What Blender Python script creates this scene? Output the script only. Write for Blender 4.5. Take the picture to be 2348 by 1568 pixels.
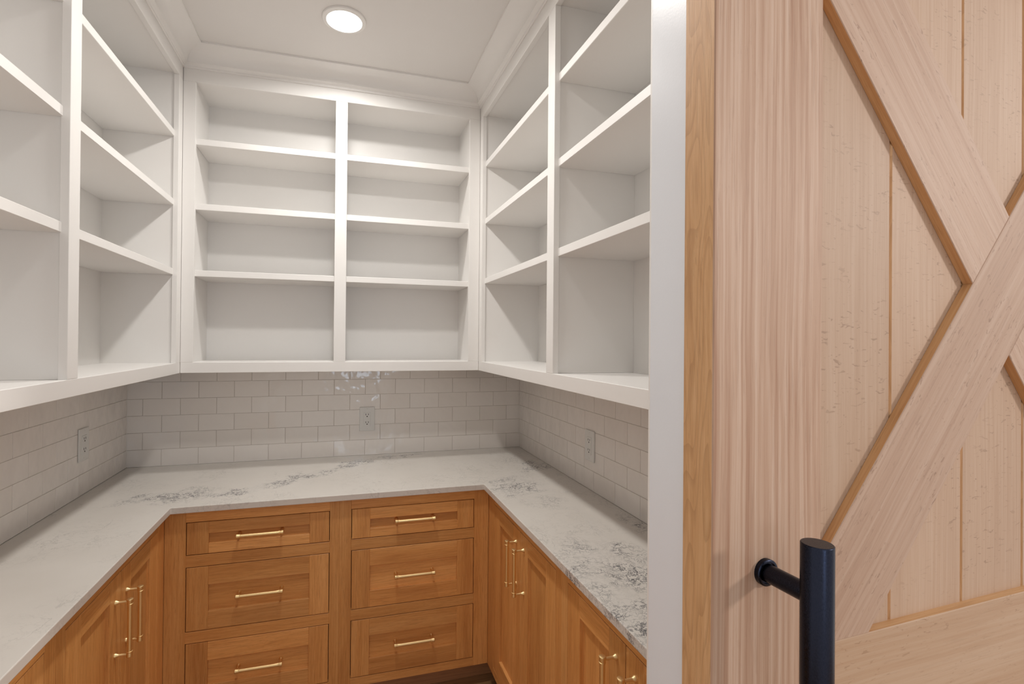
import bpy, bmesh, math, random
from mathutils import Vector, Matrix
random.seed(7)
for o in list(bpy.data.objects): bpy.data.objects.remove(o, do_unlink=True)
S = bpy.context.scene
C = S.collection

# ------------------------------------------------------------------ camera
cd = bpy.data.cameras.new('camera'); cam = bpy.data.objects.new('camera', cd); C.objects.link(cam)
r_ = Vector((0.96155101, -0.27449271, 0.00856817))
u_ = Vector((-0.00964948, -0.00258922, 0.99995009))
f_ = Vector((0.27445683, 0.96158569, 0.00513838))
M = Matrix(((r_.x, u_.x, -f_.x, 0.88938984), (r_.y, u_.y, -f_.y, -2.51049408), (r_.z, u_.z, -f_.z, 1.48967986), (0, 0, 0, 1)))
cam.matrix_world = M
cd.sensor_width = 36.0; cd.lens = 36.0 * 1138.37277 / 2348
cd.shift_x = 70.8646 / 2348; cd.shift_y = -12.5579 / 2348
cd.clip_start = 0.02
S.camera = cam

# ------------------------------------------------------------------ world, lights, exposure
S.view_settings.view_transform = 'Standard'; S.view_settings.look = 'None'
S.view_settings.exposure = 0.0; S.view_settings.gamma = 1.0; S.view_settings.use_curve_mapping = False
W_ = bpy.data.worlds.new('world'); S.world = W_; W_.use_nodes = True
bg = W_.node_tree.nodes['Background']
bg.inputs[0].default_value = (1.0, 0.965, 0.93, 1); bg.inputs[1].default_value = 0.74

def area(name, loc, target, size, power, col=(1, 1, 1), shape='DISK', size_y=None):
    l = bpy.data.lights.new(name, 'AREA'); l.shape = shape; l.size = size
    if size_y: l.size_y = size_y
    l.energy = power; l.color = col
    o = bpy.data.objects.new(name, l); C.objects.link(o); o.location = loc
    d = Vector(target) - Vector(loc); o.rotation_euler = d.to_track_quat('-Z', 'Y').to_euler()
    return o
# the lamp of the room in front of the pantry, above and to the right of the sliding door
area('hall_lamp', (4.9, -4.5, 2.7), (1.7, -2.0, 1.4), 0.45, 70.0, (1.0, 0.93, 0.87))
# daylight from a window of that room, behind the camera
area('hall_window_light', (1.23, -5.1, 1.45), (1.23, 0.0, 1.35), 0.45, 6.0, (0.62, 0.80, 1.0), 'RECTANGLE', 0.85)

# ------------------------------------------------------------------ dimensions (metres)
FL = 0.10                      # floor level
W = 1.8233; CEIL = 2.655
UB, UL, UR = 0.247, 0.271, W - 1.5238
XR = 1.5238                    # face plane of the right wall cabinet
ZU, ZR, ZTO, ZT = 1.3416, 1.3850, 2.528, 2.5824
CT, CB = 0.9144, 0.892
YE = -1.872                    # end of the side runs
BY, BXL, BXR = -0.597, 0.325, 1.473    # base cabinet faces
LAMPX, LAMPY = 0.896, -0.628

# ------------------------------------------------------------------ helpers
def tag(o, label=None, cat=None, group=None, kind=None):
    if label: o['label'] = label
    if cat: o['category'] = cat
    if group: o['group'] = group
    if kind: o['kind'] = kind
    return o
def link(name, me, mat, parent=None):
    o = bpy.data.objects.new(name, me)
    if mat and not me.materials: me.materials.append(mat)
    C.objects.link(o)
    if parent: o.parent = parent
    return o
def empty(name, loc, rz=0):
    o = bpy.data.objects.new(name, None); C.objects.link(o); o.location = loc; o.rotation_euler = (0, 0, rz)
    o.empty_display_size = 0.05
    return o
def org(p):
    v = Vector((0, 0, 0))
    while p is not None:
        v += Vector(p.location); p = p.parent
    return v
def bm_box(bm, lo, hi):
    x0, y0, z0 = [min(a, b) for a, b in zip(lo, hi)]; x1, y1, z1 = [max(a, b) for a, b in zip(lo, hi)]
    vs = [bm.verts.new(c) for c in ((x0,y0,z0),(x1,y0,z0),(x1,y1,z0),(x0,y1,z0),(x0,y0,z1),(x1,y0,z1),(x1,y1,z1),(x0,y1,z1))]
    for f in ((0,3,2,1),(4,5,6,7),(0,1,5,4),(1,2,6,5),(2,3,7,6),(3,0,4,7)): bm.faces.new([vs[i] for i in f])
def finish(bm, name, mat, parent=None, smooth=False, off=None):
    if off is not None: bmesh.ops.translate(bm, verts=bm.verts, vec=-off)
    bmesh.ops.recalc_face_normals(bm, faces=bm.faces)
    me = bpy.data.meshes.new(name); bm.to_mesh(me); bm.free()
    if smooth:
        for p in me.polygons: p.use_smooth = True
        try: me.set_sharp_from_angle(angle=math.radians(35))
        except Exception: pass
    return link(name, me, mat, parent)
# box in world coordinates (or in the thing's own frame when local=True); the part's origin stays on the thing's origin
def box(name, lo, hi, mat, parent=None, bev=0.0012, local=False, seg=1):
    bm = bmesh.new(); bm_box(bm, lo, hi)
    if bev:
        bmesh.ops.bevel(bm, geom=bm.edges[:], offset=bev, segments=seg, profile=0.5, affect='EDGES')
    off = None if (local or parent is None) else org(parent)
    return finish(bm, name, mat, parent, off=off)
def prism(name, pts, z0, z1, mat, parent=None, bev=0.0, axis='z', local=False, off=None):
    """pts = outline; extruded along z (xy outline) or along y (xz outline)"""
    bm = bmesh.new()
    P = (lambda a, b, t: (a, b, t)) if axis == 'z' else (lambda a, b, t: (a, t, b))
    lo = [bm.verts.new(P(a, b, z0)) for a, b in pts]; hi = [bm.verts.new(P(a, b, z1)) for a, b in pts]
    bm.faces.new(lo); bm.faces.new(hi)
    n = len(pts)
    for i in range(n): bm.faces.new([lo[i], lo[(i+1) % n], hi[(i+1) % n], hi[i]])
    bmesh.ops.recalc_face_normals(bm, faces=bm.faces)
    if bev: bmesh.ops.bevel(bm, geom=bm.edges[:], offset=bev, segments=2, profile=0.5, affect='EDGES')
    if off is None and parent is not None and not local: off = org(parent)
    return finish(bm, name, mat, parent, off=off)
def lathe(bm, prof, a, d, n=24):
    """prof = [(t, r)...] along unit direction d from point a"""
    a = Vector(a); d = Vector(d).normalized(); e = d.orthogonal().normalized(); g = d.cross(e)
    rings = []
    for t, r in prof:
        rings.append([bm.verts.new(a + d*t + (e*math.cos(2*math.pi*i/n) + g*math.sin(2*math.pi*i/n))*max(r, 1e-5)) for i in range(n)])
    for k in range(len(rings)-1):
        for i in range(n):
            bm.faces.new([rings[k][i], rings[k][(i+1) % n], rings[k+1][(i+1) % n], rings[k+1][i]])
    bm.faces.new(rings[0]); bm.faces.new(rings[-1])

# ------------------------------------------------------------------ materials
def newmat(name):
    m = bpy.data.materials.new(name); m.use_nodes = True
    nt = m.node_tree; b = nt.nodes['Principled BSDF']
    return m, nt, b
def N(nt, t, **kw):
    n = nt.nodes.new(t)
    for k, v in kw.items(): setattr(n, k, v)
    return n
def L(nt, a, b): nt.links.new(a, b)
def math_(nt, op, a, b=None, c=None, clamp=False):
    n = N(nt, 'ShaderNodeMath', operation=op); n.use_clamp = clamp
    for i, v in enumerate((a, b, c)):
        if v is None: continue
        if isinstance(v, (int, float)): n.inputs[i].default_value = v
        else: L(nt, v, n.inputs[i])
    return n.outputs[0]
def ramp(nt, fac, stops, interp='LINEAR'):
    n = N(nt, 'ShaderNodeValToRGB'); n.color_ramp.interpolation = interp
    e = n.color_ramp.elements
    while len(e) < len(stops): e.new(0.5)
    for i, (p, c) in enumerate(stops):
        e[i].position = p; e[i].color = (c[0], c[1], c[2], 1) if not isinstance(c, (int, float)) else (c, c, c, 1)
    L(nt, fac, n.inputs[0]); return n.outputs[0]
def mixc(nt, fac, a, b, mode='MIX'):
    n = N(nt, 'ShaderNodeMix', data_type='RGBA', blend_type=mode)
    for sock, v in ((n.inputs[0], fac), (n.inputs[6], a), (n.inputs[7], b)):
        if isinstance(v, (int, float)): sock.default_value = v
        elif isinstance(v, tuple): sock.default_value = (v[0], v[1], v[2], 1)
        else: L(nt, v, sock)
    return n.outputs[2]
def noise(nt, vec, scale, detail=4, rough=0.5, dist=0.0):
    n = N(nt, 'ShaderNodeTexNoise'); n.inputs['Scale'].default_value = scale; n.inputs['Detail'].default_value = detail
    n.inputs['Roughness'].default_value = rough; n.inputs['Distortion'].default_value = dist
    L(nt, vec, n.inputs['Vector']); return n.outputs['Fac']
def mapping(nt, vec, scale=(1, 1, 1), rot=(0, 0, 0), loc=(0, 0, 0)):
    n = N(nt, 'ShaderNodeMapping'); n.inputs['Scale'].default_value = scale; n.inputs['Rotation'].default_value = rot
    n.inputs['Location'].default_value = loc
    L(nt, vec, n.inputs['Vector']); return n.outputs[0]
def bump(nt, b, h, strength, dist):
    n = N(nt, 'ShaderNodeBump'); n.inputs['Strength'].default_value = strength; n.inputs['Distance'].default_value = dist
    L(nt, h, n.inputs['Height']); L(nt, n.outputs[0], b.inputs['Normal'])

def paint(name, col, rough=0.45, bstr=0.08):
    m, nt, b = newmat(name)
    tc = N(nt, 'ShaderNodeTexCoord')
    n1 = noise(nt, tc.outputs['Object'], 9.0, 3)
    c = mixc(nt, n1, tuple(v*0.985 for v in col), tuple(min(1, v*1.01) for v in col))
    L(nt, c, b.inputs['Base Color']); b.inputs['Roughness'].default_value = rough
    n2 = noise(nt, tc.outputs['Object'], 260.0, 2)
    bump(nt, b, n2, bstr, 0.0006)
    return m
M_WHITE = paint('white_paint', (0.86, 0.84, 0.815), 0.42)
M_CEIL = paint('ceiling_paint', (0.80, 0.775, 0.75), 0.7)
M_WALL = paint('wall_paint', (0.76, 0.745, 0.72), 0.6)
M_JAMB = paint('jamb_paint', (0.83, 0.855, 0.90), 0.32, 0.12)
M_PLATE = paint('outlet_plastic', (0.76, 0.745, 0.715), 0.35, 0.0)

def wood(name, axis, dark, mid, light, grain=1.0, rough=0.42, pore=0.5, flecks=0.0, broad=0.5, rings=0.0, bst=0.25, lng=0.018, fcross=False, vary=0.14):
    """straight-grained timber; axis = direction of the grain in the object's own frame"""
    m, nt, b = newmat(name)
    tc = N(nt, 'ShaderNodeTexCoord'); oi = N(nt, 'ShaderNodeObjectInfo')
    off = N(nt, 'ShaderNodeVectorMath', operation='SCALE'); off.inputs[0].default_value = (13.7, 7.3, 9.1); L(nt, oi.outputs['Random'], off.inputs['Scale'])
    add = N(nt, 'ShaderNodeVectorMath', operation='ADD'); L(nt, tc.outputs['Object'], add.inputs[0]); L(nt, off.outputs[0], add.inputs[1])
    v = add.outputs[0]
    def sc(along, across=1.0): return tuple(along if 'xyz'[i] == axis else across for i in range(3))
    # slow wobble of the grain lines
    wob = N(nt, 'ShaderNodeTexNoise'); wob.inputs['Scale'].default_value = 3.0; wob.inputs['Detail'].default_value = 2
    L(nt, mapping(nt, v, sc(0.6)), wob.inputs['Vector'])
    wv = N(nt, 'ShaderNodeVectorMath', operation='MULTIPLY_ADD'); L(nt, wob.outputs['Color'], wv.inputs[0])
    k = 0.02 + rings*0.12
    wv.inputs[1].default_value = (k, k, k); L(nt, v, wv.inputs[2]); v2 = wv.outputs[0]
    g1 = noise(nt, mapping(nt, v2, sc(lng)), 150*grain, 5, 0.6)
    g2 = noise(nt, mapping(nt, v2, sc(0.03)), 420*grain, 3, 0.6)
    g3 = noise(nt, mapping(nt, v2, sc(0.06)), 16.0, 3, 0.5)
    col = ramp(nt, g1, [(0.30, dark), (0.5, mid), (0.68, light)])
    col = mixc(nt, broad, col, ramp(nt, g3, [(0.3, dark), (0.5, mid), (0.72, light)]))
    p = ramp(nt, g2, [(0.34, 1.0), (0.44, 0.0)])
    col = mixc(nt, math_(nt, 'MULTIPLY', p, pore), col, tuple(c*0.62 for c in dark))
    if rings:
        cn = noise(nt, mapping(nt, v, sc(0.22, 1.5)), 9.0, 2, 0.45)
        fr_ = math_(nt, 'FRACT', math_(nt, 'MULTIPLY', cn, 24.0))
        rr = ramp(nt, fr_, [(0.0, 1.0), (0.10, 0.75), (0.42, 0.0), (0.97, 0.0), (1.0, 1.0)])
        col = mixc(nt, math_(nt, 'MULTIPLY', rr, rings), col, tuple(c*0.72 for c in dark))
    if flecks:
        fn = noise(nt, mapping(nt, v, sc(3.2, 1.0) if fcross else sc(1.0, 3.6)), 62.0, 2, 0.5, 0.9)
        fr = ramp(nt, fn, [(0.63, 0.0), (0.67, 1.0)])
        fm = ramp(nt, noise(nt, v, 9.0, 2), [(0.40, 0.15), (0.6, 1.0)])
        col = mixc(nt, math_(nt, 'MULTIPLY', math_(nt, 'MULTIPLY', fr, fm), flecks), col, tuple(c*0.80 for c in dark))
    hs = N(nt, 'ShaderNodeHueSaturation'); hs.inputs['Saturation'].default_value = 1.0
    L(nt, math_(nt, 'MULTIPLY_ADD', oi.outputs['Random'], vary, 1.0-vary/2), hs.inputs['Value']); L(nt, col, hs.inputs['Color'])
    L(nt, hs.outputs[0], b.inputs['Base Color'])
    b.inputs['Roughness'].default_value = rough
    b.inputs['Specular IOR Level'].default_value = 0.4
    bump(nt, b, math_(nt, 'ADD', g1, math_(nt, 'MULTIPLY', g2, 0.6)), bst, 0.0006)
    return m
OAK = dict(dark=(0.52, 0.215, 0.06), mid=(0.70, 0.335, 0.105), light=(0.82, 0.44, 0.165))
M_OAK = {a: wood('stained_oak_' + a, a, rough=0.38, pore=0.40, grain=1.5, broad=0.55, flecks=0.18, lng=0.035, vary=0.26, **OAK) for a in 'xyz'}
PALE = dict(dark=(0.350, 0.190, 0.118), mid=(0.480, 0.315, 0.222), light=(0.570, 0.412, 0.315))
M_PALE_Z = wood('raw_oak_stile', 'z', rough=0.55, pore=0.22, grain=1.0, broad=0.12, flecks=0.1, bst=0.45, lng=0.008, **PALE)
M_PALE_P = wood('raw_oak_plank', 'z', rough=0.55, pore=0.10, grain=1.7, broad=0.35, flecks=0.85, fcross=True, bst=0.3, lng=0.012,
                dark=(0.425, 0.275, 0.185), mid=(0.485, 0.330, 0.230), light=(0.530, 0.380, 0.280))
M_PALE_X = wood('raw_oak_rail', 'x', rough=0.55, pore=0.15, grain=1.1, broad=0.5, flecks=0.8,
                dark=(0.41, 0.245, 0.145), mid=(0.475, 0.315, 0.205), light=(0.52, 0.37, 0.26))
M_PALE_E = wood('raw_oak_edge', 'z', rough=0.5, pore=0.30, grain=1.6, broad=0.35, rings=0.38, lng=0.03,
                dark=(0.52, 0.275, 0.120), mid=(0.62, 0.36, 0.175), light=(0.70, 0.44, 0.235))
M_PALE_ES = wood('raw_oak_brace_edge_shade', 'z', rough=0.5, pore=0.30, grain=1.6, broad=0.35, lng=0.03,
                dark=(0.48, 0.235, 0.095), mid=(0.58, 0.315, 0.140), light=(0.66, 0.39, 0.19))  # edge grain, with the shade of the brace sides put into its deeper orange
M_PALE_EX = wood('raw_oak_edge_x', 'x', rough=0.5, pore=0.25, grain=1.6, broad=0.35, lng=0.03,
                dark=(0.50, 0.275, 0.125), mid=(0.60, 0.36, 0.18), light=(0.68, 0.44, 0.24))
M_FLOOR = wood('floor_oak', 'x', dark=(0.26, 0.125, 0.05), mid=(0.40, 0.215, 0.095), light=(0.52, 0.30, 0.15), rough=0.35, pore=0.5)
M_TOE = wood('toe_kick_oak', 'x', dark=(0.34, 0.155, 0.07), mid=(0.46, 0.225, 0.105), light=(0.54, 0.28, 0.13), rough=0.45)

def brass():
    m, nt, b = newmat('satin_brass')
    b.inputs['Base Color'].default_value = (0.88, 0.66, 0.34, 1); b.inputs['Metallic'].default_value = 1.0
    tc = N(nt, 'ShaderNodeTexCoord')
    n = noise(nt, mapping(nt, tc.outputs['Object'], (40, 40, 40)), 30.0, 2)
    L(nt, ramp(nt, n, [(0.3, 0.38), (0.7, 0.48)]), b.inputs['Roughness'])
    return m
M_BRASS = brass()
def black():
    m, nt, b = newmat('black_metal')
    tc = N(nt, 'ShaderNodeTexCoord')
    n = noise(nt, mapping(nt, tc.outputs['Object'], (1, 1, 0.4), (0.3, 0.2, 0.5)), 900.0, 3)
    L(nt, mixc(nt, n, (0.018, 0.021, 0.034), (0.036, 0.040, 0.062)), b.inputs['Base Color'])
    b.inputs['Metallic'].default_value = 1.0
    L(nt, ramp(nt, n, [(0.3, 0.24), (0.7, 0.36)]), b.inputs['Roughness'])
    bump(nt, b, n, 0.25, 0.0003)
    return m
M_BLACK = black()
def tilemat():
    m, nt, b = newmat('glazed_tile')
    tc = N(nt, 'ShaderNodeTexCoord'); oi = N(nt, 'ShaderNodeObjectInfo')
    c = mixc(nt, oi.outputs['Random'], (0.83, 0.775, 0.725), (0.86, 0.81, 0.765))
    L(nt, c, b.inputs['Base Color']); b.inputs['Roughness'].default_value = 0.07
    off = N(nt, 'ShaderNodeVectorMath', operation='SCALE'); off.inputs[0].default_value = (3.1, 5.3, 4.7); L(nt, oi.outputs['Random'], off.inputs['Scale'])
    add = N(nt, 'ShaderNodeVectorMath', operation='ADD'); L(nt, tc.outputs['Object'], add.inputs[0]); L(nt, off.outputs[0], add.inputs[1])
    bump(nt, b, noise(nt, add.outputs[0], 14.0, 2, 0.4), 0.85, 0.006)
    return m
M_TILE = tilemat()
def grout():
    m, nt, b = newmat('grout'); tc = N(nt, 'ShaderNodeTexCoord')
    n = noise(nt, tc.outputs['Object'], 300, 2)
    L(nt, mixc(nt, n, (0.60, 0.54, 0.485), (0.66, 0.60, 0.545)), b.inputs['Base Color']); b.inputs['Roughness'].default_value = 0.9
    return m
M_GROUT = grout()
def marble():
    m, nt, b = newmat('veined_quartz')
    tc = N(nt, 'ShaderNodeTexCoord'); P = tc.outputs['Object']
    w = N(nt, 'ShaderNodeTexNoise'); w.inputs['Scale'].default_value = 9.0; w.inputs['Detail'].default_value = 4; L(nt, P, w.inputs['Vector'])
    wp = N(nt, 'ShaderNodeVectorMath', operation='MULTIPLY_ADD'); L(nt, w.outputs['Color'], wp.inputs[0]); wp.inputs[1].default_value = (0.055, 0.055, 0.055); L(nt, P, wp.inputs[2])
    PV = wp.outputs[0]
    def ridge(scale, width, detail, vec, dist=0.0, rough=0.55):
        n = noise(nt, vec, scale, detail, rough, dist)
        a = math_(nt, 'ABSOLUTE', math_(nt, 'SUBTRACT', n, 0.5))
        return math_(nt, 'SUBTRACT', 1.0, math_(nt, 'DIVIDE', a, width), clamp=True)
    sx = mapping(nt, PV, (1.0, 1.25, 1.0), (0, 0, 0.5))
    v1 = ridge(19.0, 0.020, 7, sx, 0.0, 0.68); v2 = ridge(38.0, 0.019, 6, mapping(nt, PV, (1.3, 0.9, 1), (0, 0, -0.6), (3, 1, 0)), 0.0, 0.66)
    v3 = ridge(7.0, 0.010, 7, mapping(nt, PV, (1.5, 0.8, 1), (0, 0, 0.3), (7, 2, 0)), 0.3, 0.6)
    fine = math_(nt, 'MULTIPLY', math_(nt, 'MAXIMUM', v1, v2), 1.5, clamp=True)
    # where the dark veining gathers (centre x, y, half size x, y, turn)
    blobs = [(1.565, -0.64, 0.15, 0.15, 0.3, 0.9), (1.60, -0.87, 0.10, 0.09, 0, 0.4), (1.745, -0.40, 0.10, 0.12, 0, 0.9), (1.555, -1.37, 0.15, 0.20, -0.3, 1.0),
             (1.47, -1.60, 0.09, 0.13, 0, 1.0), (1.785, -1.14, 0.06, 0.14, 0, 1.0), (0.31, -0.49, 0.19, 0.09, 0.2, 1.0), (0.56, -0.455, 0.18, 0.06, 0.5, 1.0),
             (0.75, -0.335, 0.22, 0.06, 0.62, 0.9), (0.98, -0.16, 0.24, 0.06, 0.68, 1.0), (1.20, -0.05, 0.16, 0.05, 0.3, 0.7)]
    mask = None
    for x, y, a, c_, t, s in blobs:
        mp = N(nt, 'ShaderNodeMapping', vector_type='TEXTURE')
        mp.inputs['Location'].default_value = (x, y, CT); mp.inputs['Rotation'].default_value = (0, 0, t); mp.inputs['Scale'].default_value = (a, c_, 1.0)
        wv = N(nt, 'ShaderNodeVectorMath', operation='MULTIPLY_ADD'); L(nt, w.outputs['Color'], wv.inputs[0]); wv.inputs[1].default_value = (0.22, 0.22, 0.0)
        ad = N(nt, 'ShaderNodeVectorMath', operation='ADD'); ad.inputs[1].default_value = (-0.11, -0.11, 0); L(nt, P, ad.inputs[0]); L(nt, ad.outputs[0], wv.inputs[2])
        L(nt, wv.outputs[0], mp.inputs['Vector'])
        ln = N(nt, 'ShaderNodeVectorMath', operation='LENGTH'); L(nt, mp.outputs[0], ln.inputs[0])
        f = ramp(nt, ln.outputs['Value'], [(0.55, s), (1.0, 0.0)])
        mask = f if mask is None else math_(nt, 'MAXIMUM', mask, f)
    dens = ramp(nt, noise(nt, P, 11.0, 3), [(0.42, 0.15), (0.55, 1.0)])
    k = math_(nt, 'MULTIPLY', math_(nt, 'MULTIPLY', fine, mask), dens)
    faint = math_(nt, 'MULTIPLY', math_(nt, 'MAXIMUM', v3, math_(nt, 'MULTIPLY', v1, 0.5)), ramp(nt, noise(nt, P, 5.0, 2), [(0.42, 0.0), (0.62, 0.28)]))
    k = math_(nt, 'MAXIMUM', k, faint)
    base = mixc(nt, noise(nt, P, 6.0, 4), (0.65, 0.61, 0.56), (0.74, 0.705, 0.66))
    base = mixc(nt, math_(nt, 'MULTIPLY', mask, 0.10), base, (0.62, 0.60, 0.59))
    L(nt, mixc(nt, k, base, (0.10, 0.10, 0.11)), b.inputs['Base Color'])
    b.inputs['Roughness'].default_value = 0.16; b.inputs['Specular IOR Level'].default_value = 0.4
    return m
M_QUARTZ = marble()
def flat(name, col, rough=0.5, emis=None):
    m, nt, b = newmat(name); b.inputs['Base Color'].default_value = (*col, 1); b.inputs['Roughness'].default_value = rough
    if emis: b.inputs['Emission Color'].default_value = (*col, 1); b.inputs['Emission Strength'].default_value = emis
    return m
M_LENS = flat('lamp_lens', (1, 0.98, 0.95), 0.4, 6.0)
M_DARK = flat('slot_black', (0.03, 0.025, 0.02), 0.6)
M_CARC = flat('carcass_gap_shade', (0.10, 0.05, 0.025), 0.8)  # solid body; its dark colour stands in for shade inside the door gaps

# ------------------------------------------------------------------ room shell
def struct(o, label, cat=None): return tag(o, label, cat, kind='structure')
TH = 0.0745; TZ0 = 0.9144
def wall_tiles(wall, along, plane, pitch, phase, a0, a1, face):
    """running-bond tiles as children of a wall; along = 'x' or 'y'"""
    J = 0.0018
    cache = {}
    for r in range(6):
        z0 = TZ0 + 0.0005 + r*TH + (J/2 if r else 0); z1 = TZ0 + 0.0005 + (r+1)*TH - J/2
        ph = phase + (pitch/2 if r % 2 == 0 else 0)
        k = math.floor((a0 - ph)/pitch)
        a = ph + k*pitch
        while a < a1 - 1e-6:
            s, e = max(a, a0) + J/2, min(a + pitch, a1) - J/2
            a += pitch
            if e - s < 0.008: continue
            w = round(e - s, 4); key = (w, r == 99)
            if key not in cache:
                bm = bmesh.new()
                if along == 'x': bm_box(bm, (-w/2, 0, -(z1-z0)/2), (w/2, 0.006, (z1-z0)/2))
                else: bm_box(bm, (0, -w/2, -(z1-z0)/2), (0.006, w/2, (z1-z0)/2))
                bmesh.ops.bevel(bm, geom=bm.edges[:], offset=0.0012, segments=2, profile=0.5, affect='EDGES')
                bmesh.ops.recalc_face_normals(bm, faces=bm.faces)
                me = bpy.data.meshes.new('tile'); bm.to_mesh(me); bm.free(); me.materials.append(M_TILE)
                cache[key] = me
            t = bpy.data.objects.new('tile', cache[key]); C.objects.link(t); t.parent = wall
            c = (s+e)/2
            pos = Vector((c, plane + (0 if face < 0 else -0.006), (z0+z1)/2)) if along == 'x' else Vector((plane + (-0.006 if face > 0 else 0), c, (z0+z1)/2))
            t.location = pos
            ta, tb = random.gauss(0, 0.0016), random.gauss(0, 0.0010)
            if along == 'x' and r == 5 and abs(c-1.005) < 0.07: ta = -0.028
            t.rotation_euler = (ta, 0, tb) if along == 'x' else (0, ta, tb)
wb = struct(box('wall_back', (-0.1, 0.0018, FL), (W+0.1, 0.10, CEIL+0.05), M_GROUT, bev=0), 'tiled back wall of the pantry above the counter', 'wall')
wl = struct(box('wall_left', (-0.10, -1.95, FL), (-0.0018, 0.0018, CEIL+0.05), M_GROUT, bev=0), 'tiled left wall of the pantry', 'wall')
wr = struct(box('wall_right', (W+0.0018, -1.8725, FL), (W+0.10, 0.0018, CEIL+0.05), M_GROUT, bev=0), 'tiled right wall of the pantry with an outlet', 'wall')
wall_tiles(wb, 'x', 0.0, 0.1469, 0.060, 0.0, W, -1)
wall_tiles(wr, 'y', W, 0.1519, -0.584 - 0.1519*0.0, YE, 0.0008, -1)
wall_tiles(wl, 'y', -0.0, 0.1500, -0.337, YE, 0.0008, 1)
M_CAULK = flat('caulk', (0.80, 0.755, 0.71), 0.5)
box('caulk', (0.0, -0.0016, CT), (W, 0.002, CT+0.0022), M_CAULK, wb, bev=0.0006)
box('caulk', (-0.002, YE, CT), (0.0016, -0.0016, CT+0.0022), M_CAULK, wl, bev=0.0006)
box('caulk', (W-0.0016, YE, CT), (W+0.002, -0.0016, CT+0.0022), M_CAULK, wr, bev=0.0006)
box('caulk', (-0.001, -0.0014, CT), (0.0014, 0.001, ZU-0.001), M_CAULK, wb, bev=0.0005)
box('caulk', (W-0.0014, -0.0014, CT), (W+0.001, 0.001, ZU-0.001), M_CAULK, wb, bev=0.0005)
struct(box('ceiling', (-0.1, -1.96, CEIL), (W+0.12, 0.10, CEIL+0.06), M_CEIL, bev=0), 'plain off-white pantry ceiling', 'ceiling')
# floor of oak boards
fl = struct(box('floor', (-1.5, -4.2, FL-0.05), (3.6, 0.1, FL-0.012), M_FLOOR, bev=0), 'brown oak board floor of the pantry', 'floor')
row = 0; y = -0.45
while y > -2.7:
    x = 0.15 - random.random()*0.9
    while x < 1.7:
        ln = random.choice((0.45, 0.62, 0.8, 1.0))
        a, b_ = max(x, 0.15), min(x+ln, 1.7)
        if b_ - a > 0.03:
            pk = box('plank', (a+0.0006, y-0.0824, FL-0.012), (b_-0.0006, y, FL), M_FLOOR, bev=0.001)
            pk.parent = fl
        x += ln
    y -= 0.083
# opening side: jamb, walls beside the opening
def slope(x): return -1.9525 + (x-1.345)*0.05066
wf = prism('wall_front', [(1.345, slope(1.345)), (3.2, slope(3.2)), (3.2, -1.74), (1.93, -1.74), (1.93, -1.8735), (1.345, -1.8735)], FL, CEIL+0.05, M_WALL)
struct(wf, 'painted wall behind the sliding barn door', 'wall')
struct(box('wall_front', (-0.1, -2.06, FL), (0.33, -1.951, CEIL+0.05), M_WALL, bev=0), 'painted wall left of the pantry opening, outside the view', 'wall')
struct(prism('wall_front', [(0.33, 2.42), (1.345, 2.42), (1.345, CEIL+0.05), (0.33, CEIL+0.05)], -2.06, -1.961, M_WALL, axis='y'), 'painted wall above the pantry opening', 'wall')
tj = struct(box('trim_1', (1.330, -1.9555, FL), (1.3445, -1.8745, 2.655), M_JAMB, bev=0.0015, seg=2), 'tall glossy white jamb between shelves and barn door', 'door jamb')
box('bead', (1.3345, -1.8742, FL), (1.352, -1.8640, 2.655), M_WHITE, tj, bev=0.002, seg=2)

# crown moulding, mitred in the corners
PROF = [(0.0, ZT-0.002), (0.004, ZT-0.002), (0.006, ZT), (0.006, ZT+0.007), (0.0085, ZT+0.010), (0.0125, ZT+0.0115), (0.015, ZT+0.0135), (0.020, ZT+0.0145)]
for i in range(1, 9):
    t = i/9*math.pi/2
    PROF.append((0.020 + 0.050*(1-math.cos(t)), ZT+0.0145 + 0.047*math.sin(t)))
PROF += [(0.072, 2.6475), (0.0835, 2.6475), (0.0835, CEIL), (0.0, CEIL)]
def crown(name, fa, fb, label):
    bm = bmesh.new()
    A = [bm.verts.new(fa(d, z)) for d, z in PROF]; B = [bm.verts.new(fb(d, z)) for d, z in PROF]
    n = len(PROF)
    for i in range(n): bm.faces.new([A[i], A[(i+1) % n], B[(i+1) % n], B[i]])
    bm.faces.new(A); bm.faces.new(B)
    struct(finish(bm, name, M_WHITE, smooth=True), label, 'crown moulding')
crown('trim_2', lambda d, z: (UL+d, -UB-d, z), lambda d, z: (XR-d, -UB-d, z), 'white crown moulding over the back shelves')
crown('trim_3', lambda d, z: (UL+d, -UB-d, z), lambda d, z: (UL+d, YE, z), 'white crown moulding over the left shelves')
crown('trim_4', lambda d, z: (XR-d, -UB-d, z), lambda d, z: (XR-d, YE, z), 'white crown moulding over the right shelves')

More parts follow.
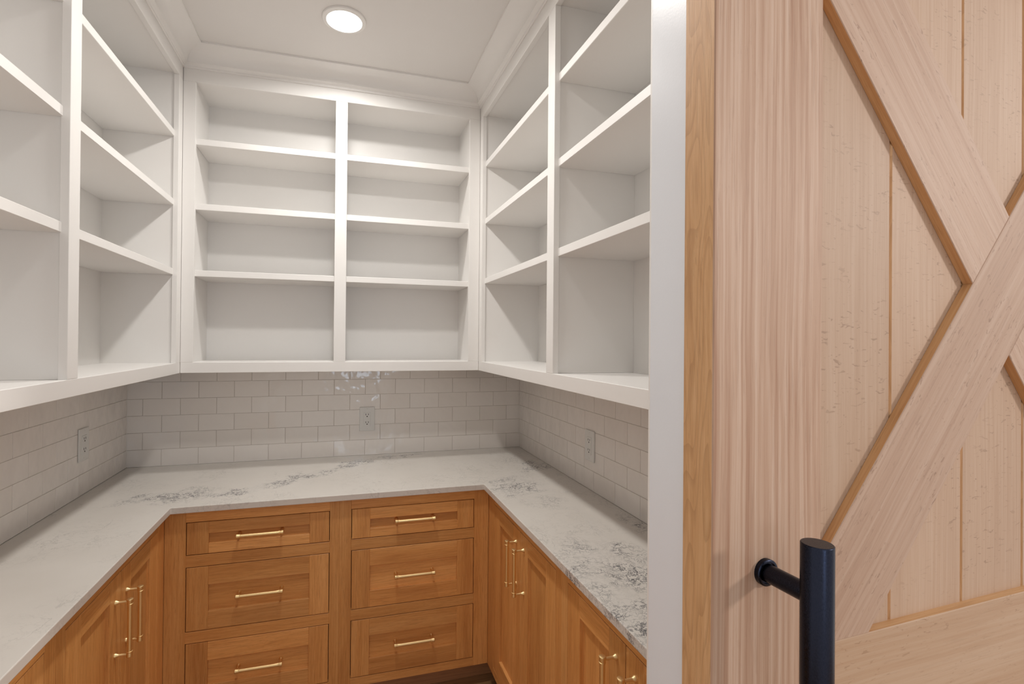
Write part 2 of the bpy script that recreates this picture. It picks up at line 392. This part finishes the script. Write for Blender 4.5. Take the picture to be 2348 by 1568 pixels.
# ------------------------------------------------------------------ upper open shelf cabinets
def xf(kind):
    """maps (a = run position, d = depth behind the face, z) to world"""
    if kind == 'back': return lambda a, d, z: (a, -UB + d, z)
    if kind == 'left': return lambda a, d, z: (UL - d, a, z)
    return lambda a, d, z: (XR + d, a, z)
def upper(kind, root_loc, ends, bays, shelves, depth, label):
    root = empty('wall_cabinet', root_loc); tag(root, label, 'cabinet')
    T = xf(kind)
    def bx(name, a0, a1, d0, d1, z0, z1, bev=0.0012): return box(name, T(a0, d0, z0), T(a1, d1, z1), M_WHITE, root, bev)
    lo, hi = ends
    FT = 0.019
    bx('bottom_rail', lo, hi, 0, FT, ZU, ZR); bx('top_rail', lo, hi, 0, FT, ZTO, ZT)
    edges = [lo] + [v for b in bays for v in b] + [hi]
    for i in range(0, len(edges), 2):
        bx('stile', edges[i], edges[i+1], 0, FT, ZR, ZTO, 0.0008)
    blo, bhi = bays[0][0], bays[-1][1]
    G = 0.005
    bx('bottom_panel', blo-G, bhi+G, FT, depth, ZR-0.019, ZR-0.0003, 0)
    bx('top_panel', blo-G, bhi+G, FT, depth, ZTO+0.006, ZTO+0.024, 0)
    bx('back_panel', blo-G, bhi+G, depth, depth+0.006, ZR-0.019, ZTO+0.024, 0)
    bx('side_panel', blo-G-0.018, blo-G, FT, depth+0.006, ZR-0.019, ZTO+0.024, 0.0005)
    bx('side_panel', bhi+G, bhi+G+0.018, FT, depth+0.006, ZR-0.019, ZTO+0.024, 0.0005)
    for i in range(len(bays)-1):
        bx('partition', bays[i][1]+G, bays[i+1][0]-G, FT, depth, ZR, ZTO+0.006, 0.0005)
    for b in bays:
        for z in shelves:
            bx('shelf', b[0]-G+0.0004, b[1]+G-0.0004, FT-0.0005 if False else 0.0155, depth, z, z+0.0255, 0.0012)
    return root
upper('back', (0.9, -UB/2, ZU), (UL+0.0003, XR-0.0003), [(0.317, 0.8655), (0.9155, 1.4725)], (1.737, 2.011, 2.278), UB-0.010,
      'white open-shelf wall cabinet on the back wall, facing the opening')
upper('left', (UL/2, -1.05, ZU), (YE, -UB), [(-1.822, -1.112), (-1.062, -0.296)], (1.733, 2.008, 2.280), UL-0.012,
      'white open-shelf wall cabinet along the left wall')
upper('right', ((XR+W)/2, -1.05, ZU), (YE, -UB), [(-1.822, -1.096), (-1.045, -0.290)], (1.748, 2.027, 2.294), UR-0.012,
      'white open-shelf wall cabinet along the right wall, beside the door jamb')

# ------------------------------------------------------------------ worktop
ct = prism('countertop', [(0.001, -0.001), (0.001, YE), (0.3506, YE), (0.3506, -0.6224), (1.4465, -0.6200), (1.4465, YE), (W-0.001, YE), (W-0.001, -0.001)], CB, CT, M_QUARTZ, bev=0.002)
tag(ct, 'white grey-veined stone worktop wrapping round three pantry walls', 'countertop')

# ------------------------------------------------------------------ brass pulls
def pull(parent, c, along, out, length=0.155):
    """c = centre on the face (world), along = bar direction, out = direction away from the face"""
    a = Vector(along); o = Vector(out); c = Vector(c) - org(parent)
    st = 0.034
    bm = bmesh.new(); Lh = length
    s = c + o*st - a*Lh/2
    prof = [(0, 0.0055), (0.0006, 0.0072), (0.0016, 0.0079), (0.003, 0.0079), (0.0125, 0.0068), (0.0130, 0.0075), (0.0152, 0.0075), (0.0157, 0.0061)]
    prof = prof + [(Lh - t, r) for t, r in reversed(prof)]
    lathe(bm, prof, s, a, 20)
    for k in (0.0075, Lh-0.0075):
        lathe(bm, [(0, 0.0068), (0.003, 0.0066), (0.0065, 0.0042), (0.010, 0.0034), (st, 0.0034)], c - a*Lh/2 + a*k, o, 16)
    p = finish(bm, 'pull', M_BRASS, parent, smooth=True)
    return p

# ------------------------------------------------------------------ base cabinets
def TB(kind):
    if kind == 'back': return (lambda a, d, z: (a, BY + d, z)), 'x', (1, 0, 0), (0, -1, 0)
    if kind == 'left': return (lambda a, d, z: (BXL - d, a, z)), 'y', (0, 1, 0), (1, 0, 0)
    return (lambda a, d, z: (BXR + d, a, z)), 'y', (0, 1, 0), (-1, 0, 0)
def front(kind, root, name, a0, a1, z0, z1, sw, rt, rb, pull_at, vertical, panel_axis):
    """inset shaker door or drawer front: the thing's part is the panel, its frame members and pull are sub-parts"""
    T, ax, along, out = TB(kind)
    g = 0.0022
    a0 += g; a1 -= g; z0 += g; z1 -= g
    pm = box(name, T(a0+sw-0.004, 0.011, z0+rb-0.004), T(a1-sw+0.004, 0.0165, z1-rt+0.004), M_OAK[panel_axis], root, 0)
    for s, e in ((a0, a0+sw), (a1-sw, a1)):
        box('stile', T(s, 0, z0), T(e, 0.0195, z1), M_OAK['z'], pm, 0.0009)
    box('rail', T(a0+sw, 0, z1-rt), T(a1-sw, 0.0195, z1), M_OAK[ax], pm, 0.0009)
    box('rail', T(a0+sw, 0, z0), T(a1-sw, 0.0195, z0+rb), M_OAK[ax], pm, 0.0009)
    ca, cz = pull_at
    pull(pm, T(ca, 0.0 if vertical else 0.011, cz), (0, 0, 1) if vertical else along, out, 0.155)
    return pm
FB = 0.190    # underside of the face frames
def frame(kind, root, a0, a1, s0, s1, rails):
    """face frame of a unit: outer stiles of width s0, s1 and rails between"""
    T, ax, along, out = TB(kind)
    box('frame_stile', T(a0, 0, FB), T(a0+s0, 0.02, CB-0.0006), M_OAK['z'], root, 0.0006)
    box('frame_stile', T(a1-s1, 0, FB), T(a1, 0.02, CB-0.0006), M_OAK['z'], root, 0.0006)
    for z0, z1 in rails:
        box('frame_rail', T(a0+s0, 0, z0), T(a1-s1, 0.02, z1), M_OAK[ax], root, 0.0006)
def carcass(kind, root, a0, a1, depth, toe):
    T, ax, along, out = TB(kind)
    box('carcass', T(a0+0.001, 0.0205, FB+0.01), T(a1-0.001, depth, CB-0.0012), M_CARC, root, 0)
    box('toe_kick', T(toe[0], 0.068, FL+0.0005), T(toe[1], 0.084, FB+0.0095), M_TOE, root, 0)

GRP = 'stained oak drawer units on the back wall'
RA = [(0.852, CB-0.0006), (0.698, 0.738), (0.437, 0.476), (FB, 0.222)]
for (a0, a1, s0, s1, lab) in ((BXL+0.0003, 0.8968, 0.0655, 0.0345, 'stained oak three-drawer base cabinet, left of the pair on the back wall'),
                              (0.8968, BXR-0.0003, 0.0425, 0.0597, 'stained oak three-drawer base cabinet, right of the pair on the back wall')):
    root = empty('base_cabinet', ((a0+a1)/2, BY/2, FL)); tag(root, lab, 'cabinet', GRP)
    frame('back', root, a0, a1, s0, s1, RA)
    carcass('back', root, a0, a1, 0.59, (a0+(0.06 if a0 < .5 else 0)-0.10*(a0 < .5)*1.0, a1+(0.05 if a1 > 1.2 else 0)))
    d0, d1 = a0+s0, a1-s1
    cx = (0.628 if a0 < 0.5 else 1.176)
    for z0, z1, rt in ((0.738, 0.852, 0.041), (0.476, 0.698, 0.064), (0.222, 0.437, 0.064)):
        front('back', root, 'drawer', d0, d1, z0, z1, 0.068 if a0 < .5 else 0.066, rt, 0.034 if z0 > .7 else 0.062, (cx, (z0+z1)/2 + (0.003 if z0 > .7 else 0.002)), False, 'x')
GS = 'stained oak door units'
RD = [(0.852, CB-0.0006), (FB, 0.222)]
def door_unit(kind, a0, a1, s0, s1, lab, seam, depth):
    """a0 = near end (more negative), a1 = far end"""
    T, ax, along, out = TB(kind)
    root = empty('base_cabinet', T((a0+a1)/2, depth/2, FL)); tag(root, lab, 'cabinet', GS)
    PZ = 0.712 if kind == 'left' else 0.7345
    frame(kind, root, a0, a1, s0, s1, RD)
    carcass(kind, root, a0, a1, depth, (a0, a1 - (0.0 if a1 < -0.7 else 0)))
    front(kind, root, 'door', a0+s0, seam+0.0008, 0.222, 0.852, 0.066, 0.055, 0.062, (seam-0.036, PZ), True, 'z')
    front(kind, root, 'door', seam-0.0008, a1-s1, 0.222, 0.852, 0.066, 0.055, 0.062, (seam+0.036, PZ), True, 'z')
door_unit('right', -1.2785, BY-0.0, 0.0375, 0.078, 'stained oak two-door base cabinet on the right, next to the back drawers', -0.959, 0.345)
door_unit('right', -1.871, -1.2785, 0.006, 0.0375, 'stained oak two-door base cabinet on the right, partly hidden by the white door jamb', -1.591, 0.345)
door_unit('left', -1.2665, BY-0.0, 0.0395, 0.058, 'stained oak two-door base cabinet on the left, next to the back drawers', -0.941, 0.32)
door_unit('left', -1.871, -1.2665, 0.006, 0.0395, 'stained oak two-door base cabinet at the lower left corner of the photo', -1.588, 0.32)

# ------------------------------------------------------------------ outlets
def outlet(kind, a, z, lab, pw=0.072, ph=0.118, duplex=True):
    if kind == 'back': T = lambda u, d, v: (a+u, 0.0-d, z+v)
    elif kind == 'right': T = lambda u, d, v: (W-d, a-u, z+v)
    else: T = lambda u, d, v: (0+d, a+u, z+v)
    root = empty('wall_outlet', T(0, 0.0006, 0)); tag(root, lab, 'outlet', 'outlets in the tiled backsplash')
    box('plate', T(-pw/2, 0.0004, -ph/2), T(pw/2, 0.0058, ph/2), M_PLATE, root, 0.0022, seg=2)
    box('receptacle', T(-0.0168, 0.0050, -0.0335), T(0.0168, 0.0074, 0.0335), M_PLATE, root, 0.0010, seg=2)
    for s in (1, -1):
        for dx in (-0.0062, 0.0062):
            box('slot', T(dx-0.0012, 0.0070, s*0.019+0.000), T(dx+0.0012, 0.0078, s*0.019+0.0075), M_DARK, root, 0)
        bm = bmesh.new(); lathe(bm, [(0, 0.0028), (0.0007, 0.0028)], Vector(T(0, 0.0071, s*0.019-0.0060)) - org(root), {'back': (0, -1, 0), 'right': (-1, 0, 0), 'left': (1, 0, 0)}[kind], 12)
        finish(bm, 'slot', M_DARK, root)
        bm = bmesh.new(); lathe(bm, [(0, 0.0030), (0.0004, 0.0030), (0.0009, 0.0022)], Vector(T(0, 0.0056, s*0.0485)) - org(root), {'back': (0, -1, 0), 'right': (-1, 0, 0), 'left': (1, 0, 0)}[kind], 12)
        finish(bm, 'screw', M_PLATE, root)
outlet('back', 1.0245, 1.0915, 'square-edged white duplex outlet in the back wall tiles')
outlet('right', -0.787, 1.0835, 'white duplex outlet in the right wall tiles')
outlet('left', -0.388, 1.0965, 'white outlet in the shaded left wall tiles')

# ------------------------------------------------------------------ recessed lamps
def downlight(x, y, lab, power):
    root = empty('downlight', (x, y, CEIL)); tag(root, lab, 'ceiling light', 'round recessed downlights in the pantry ceiling')
    bm = bmesh.new()
    n = 48; prof = [(0.0785, -0.0003), (0.0785, -0.0035), (0.077, -0.0060), (0.066, -0.0095), (0.0635, -0.0090), (0.0632, -0.0042), (0.0632, -0.0003)]
    rings = [[bm.verts.new((r*math.cos(2*math.pi*i/n), r*math.sin(2*math.pi*i/n), z)) for i in range(n)] for r, z in prof]
    for k in range(len(rings)):
        k2 = (k+1) % len(rings)
        for i in range(n): bm.faces.new([rings[k][i], rings[k][(i+1) % n], rings[k2][(i+1) % n], rings[k2][i]])
    finish(bm, 'trim_ring', M_WHITE, root, smooth=True)
    bm = bmesh.new(); lathe(bm, [(0, 0.0628), (0.0035, 0.0626), (0.0042, 0.055), (0.0046, 0.03), (0.0047, 0.0)], (0, 0, -0.0004), (0, 0, -1), n)
    finish(bm, 'lens', M_LENS, root, smooth=True)
    l = area('downlight_glow', (x, y, CEIL-0.0095), (x, y, 0), 0.12, power, (1.0, 0.97, 0.93))
    l.data.spread = math.radians(166)
    return root
downlight(LAMPX, LAMPY, 'glowing round recessed downlight in the middle of the pantry ceiling', 7.2)
downlight(LAMPX, -1.19, 'recessed downlight nearer the opening, just above the view', 7.2)

# ------------------------------------------------------------------ sliding barn door
dr = empty('door_1', (1.32396561, -2.01049408, 0.0), math.radians(2.9))
tag(dr, 'pale raw oak sliding barn door with crossed braces and a black pull', 'door', kind='structure')
DT = 0.051; DW = 1.186; SW = 0.1815; PK = 0.0132
Z0, ZRB, ZRT, ZTB, ZTT = FL+0.015, 0.905, 1.0885, 2.0745, 2.25
def dbox(name, lo, hi, mat, bev=0.0012): return box(name, lo, hi, mat, dr, bev, local=True)
for n_, (a, b_) in enumerate(((0, SW), (DW-SW, DW))):
    s = dbox('stile', (a, 0, Z0), (b_, DT, ZTT), M_PALE_Z, 0.0014)
    s.data.materials.append(M_PALE_E)
    for p in s.data.polygons:
        if abs(p.normal.x) > 0.9: p.material_index = 1
for z0, z1 in ((Z0, Z0+0.19), (ZRB, ZRT), (ZTB, ZTT)):
    rl = dbox('rail', (SW, 0, z0), (DW-SW, DT-0.001, z1), M_PALE_X)
    rl.data.materials.append(M_PALE_EX)
    for p in rl.data.polygons:
        if abs(p.normal.z) > 0.9: p.material_index = 1
seams = [SW-0.0, 0.3325, 0.4965, 0.655, 0.8165, DW-SW]
for i in range(5):
    a, b_ = seams[i], seams[i+1]
    for z0, z1 in ((ZRT, ZTB), (Z0+0.19, ZRB)):
        a2 = a + (0.0 if i == 0 else 0.0012); b2 = b_ - (0.0 if i == 4 else 0.0)
        bm = bmesh.new(); bm_box(bm, (a2, PK, z0), (b2, PK+0.016, z1))
        # eased left edge that makes the groove between boards
        ed = [e for e in bm.edges if abs(e.verts[0].co.x - a2) < 1e-6 and abs(e.verts[1].co.x - a2) < 1e-6 and abs(e.verts[0].co.y - PK) < 1e-6 and abs(e.verts[1].co.y - PK) < 1e-6]
        if i: bmesh.ops.bevel(bm, geom=ed, offset=0.0050, segments=1, affect='EDGES')
        pk_ = finish(bm, 'plank', M_PALE_P, dr)
        pk_.data.materials.append(M_PALE_E)  # warm edge oak on the groove bevels paints in their orange-lit look
        for p in pk_.data.polygons:
            if abs(p.normal.x) > 0.3: p.material_index = 1
dbox('backing_board', (SW, PK+0.0165, Z0+0.19), (DW-SW, DT-0.006, ZTB), M_PALE_P, 0)
# braces: built upright in their own frame, then turned
def brace(c0, c1, poly, name='brace'):
    """poly in door (u, z); the object's own z axis follows the grain from c0 to c1"""
    ang = math.atan2(c1[0]-c0[0], c1[1]-c0[1])
    bm = bmesh.new()
    ca, sa = math.cos(ang), math.sin(ang)
    def loc(u, z):
        du, dz = u-c0[0], z-c0[1]
        return (du*ca - dz*sa, du*sa + dz*ca)
    q = [loc(u, z) for u, z in poly]
    lo = [bm.verts.new((x, 0.0, z)) for x, z in q]; hi = [bm.verts.new((x, PK-0.0003, z)) for x, z in q]
    bm.faces.new(lo); bm.faces.new(hi)
    n = len(q)
    for i in range(n): bm.faces.new([lo[i], lo[(i+1) % n], hi[(i+1) % n], hi[i]])
    bmesh.ops.recalc_face_normals(bm, faces=bm.faces)
    bmesh.ops.bevel(bm, geom=[e for e in bm.edges if abs(e.verts[0].co.y) < 1e-6 and abs(e.verts[1].co.y) < 1e-6], offset=0.0009, segments=1, affect='EDGES')
    o = finish(bm, name, M_PALE_B, dr)
    o.data.materials.append(M_PALE_ES)
    for p in o.data.polygons:
        if abs(p.normal.y) < 0.1: p.material_index = 1
    o.location = (c0[0], 0.0, c0[1]); o.rotation_euler = (0, ang, 0)
    return o
M_PALE_B = wood('raw_oak_brace', 'z', rough=0.55, pore=0.22, grain=1.0, broad=0.3, flecks=0.9, bst=0.4, lng=0.009,
                dark=(0.40, 0.245, 0.168), mid=(0.482, 0.322, 0.232), light=(0.545, 0.390, 0.298))
def cross_panel(zb, zt):
    cx, cz = DW/2, (zb+zt)/2; hw = 0.092        # half width of a brace measured level
    x0, x1 = SW, DW-SW
    sl = (zt-zb)/(x1-x0)
    # rising brace runs through, corner to corner
    dz = hw*sl
    A = [(x0, zb+dz), (x0, zb), (x0+hw, zb), (x1, zt-dz), (x1, zt), (x1-hw, zt)]
    brace((x0, zb), (x1, zt), A)
    # falling brace in two pieces, butted against the rising one
    g = 0.0004
    L1 = (cx-hw-g*1, cz); T1 = (cx, cz+dz+g); R1 = (cx+hw+g, cz); B1 = (cx, cz-dz-g)
    brace((x0, zt), (cx, cz), [(x0, zt-dz), L1, T1, (x0+hw, zt), (x0, zt)])
    brace((cx, cz), (x1, zb), [B1, (x1-hw, zb), (x1, zb), (x1, zb+dz), R1])
cross_panel(ZRT+0.0002, ZTB-0.0002)
cross_panel(Z0+0.1902, ZRB-0.0002)
# black tubular pull with two standoffs
HU = 0.083; HO = 0.069; HR = 0.0167; ZTOP = 1.2625; ZBOT = 0.80
bm = bmesh.new()
lathe(bm, [(0, HR-0.001), (0.0008, HR-0.0002), (0.0012, HR), (ZTOP-ZBOT-0.0012, HR), (ZTOP-ZBOT-0.0005, HR-0.0003), (ZTOP-ZBOT, HR-0.001)], (HU, -HO, ZBOT), (0, 0, 1), 64)
hd = finish(bm, 'door_pull', M_BLACK, dr, smooth=True); hd['label'] = 'black round bar pull on standoffs'
for z in (1.2005, 0.862):
    bm = bmesh.new(); lathe(bm, [(0, 0.0112), (HO-HR*0.5, 0.0112)], (HU, -0.0055, z), (0, -1, 0), 40)
    finish(bm, 'standoff', M_BLACK, hd, smooth=True)
    bm = bmesh.new(); lathe(bm, [(0, 0.0166), (0.0055, 0.0166), (0.0062, 0.0158), (0.0066, 0.0150), (0.0066, 0.0132), (0.0045, 0.0128), (0.0045, 0.0)], (HU, 0, z), (0, -1, 0), 64)
    finish(bm, 'rosette', M_BLACK, hd, smooth=True)
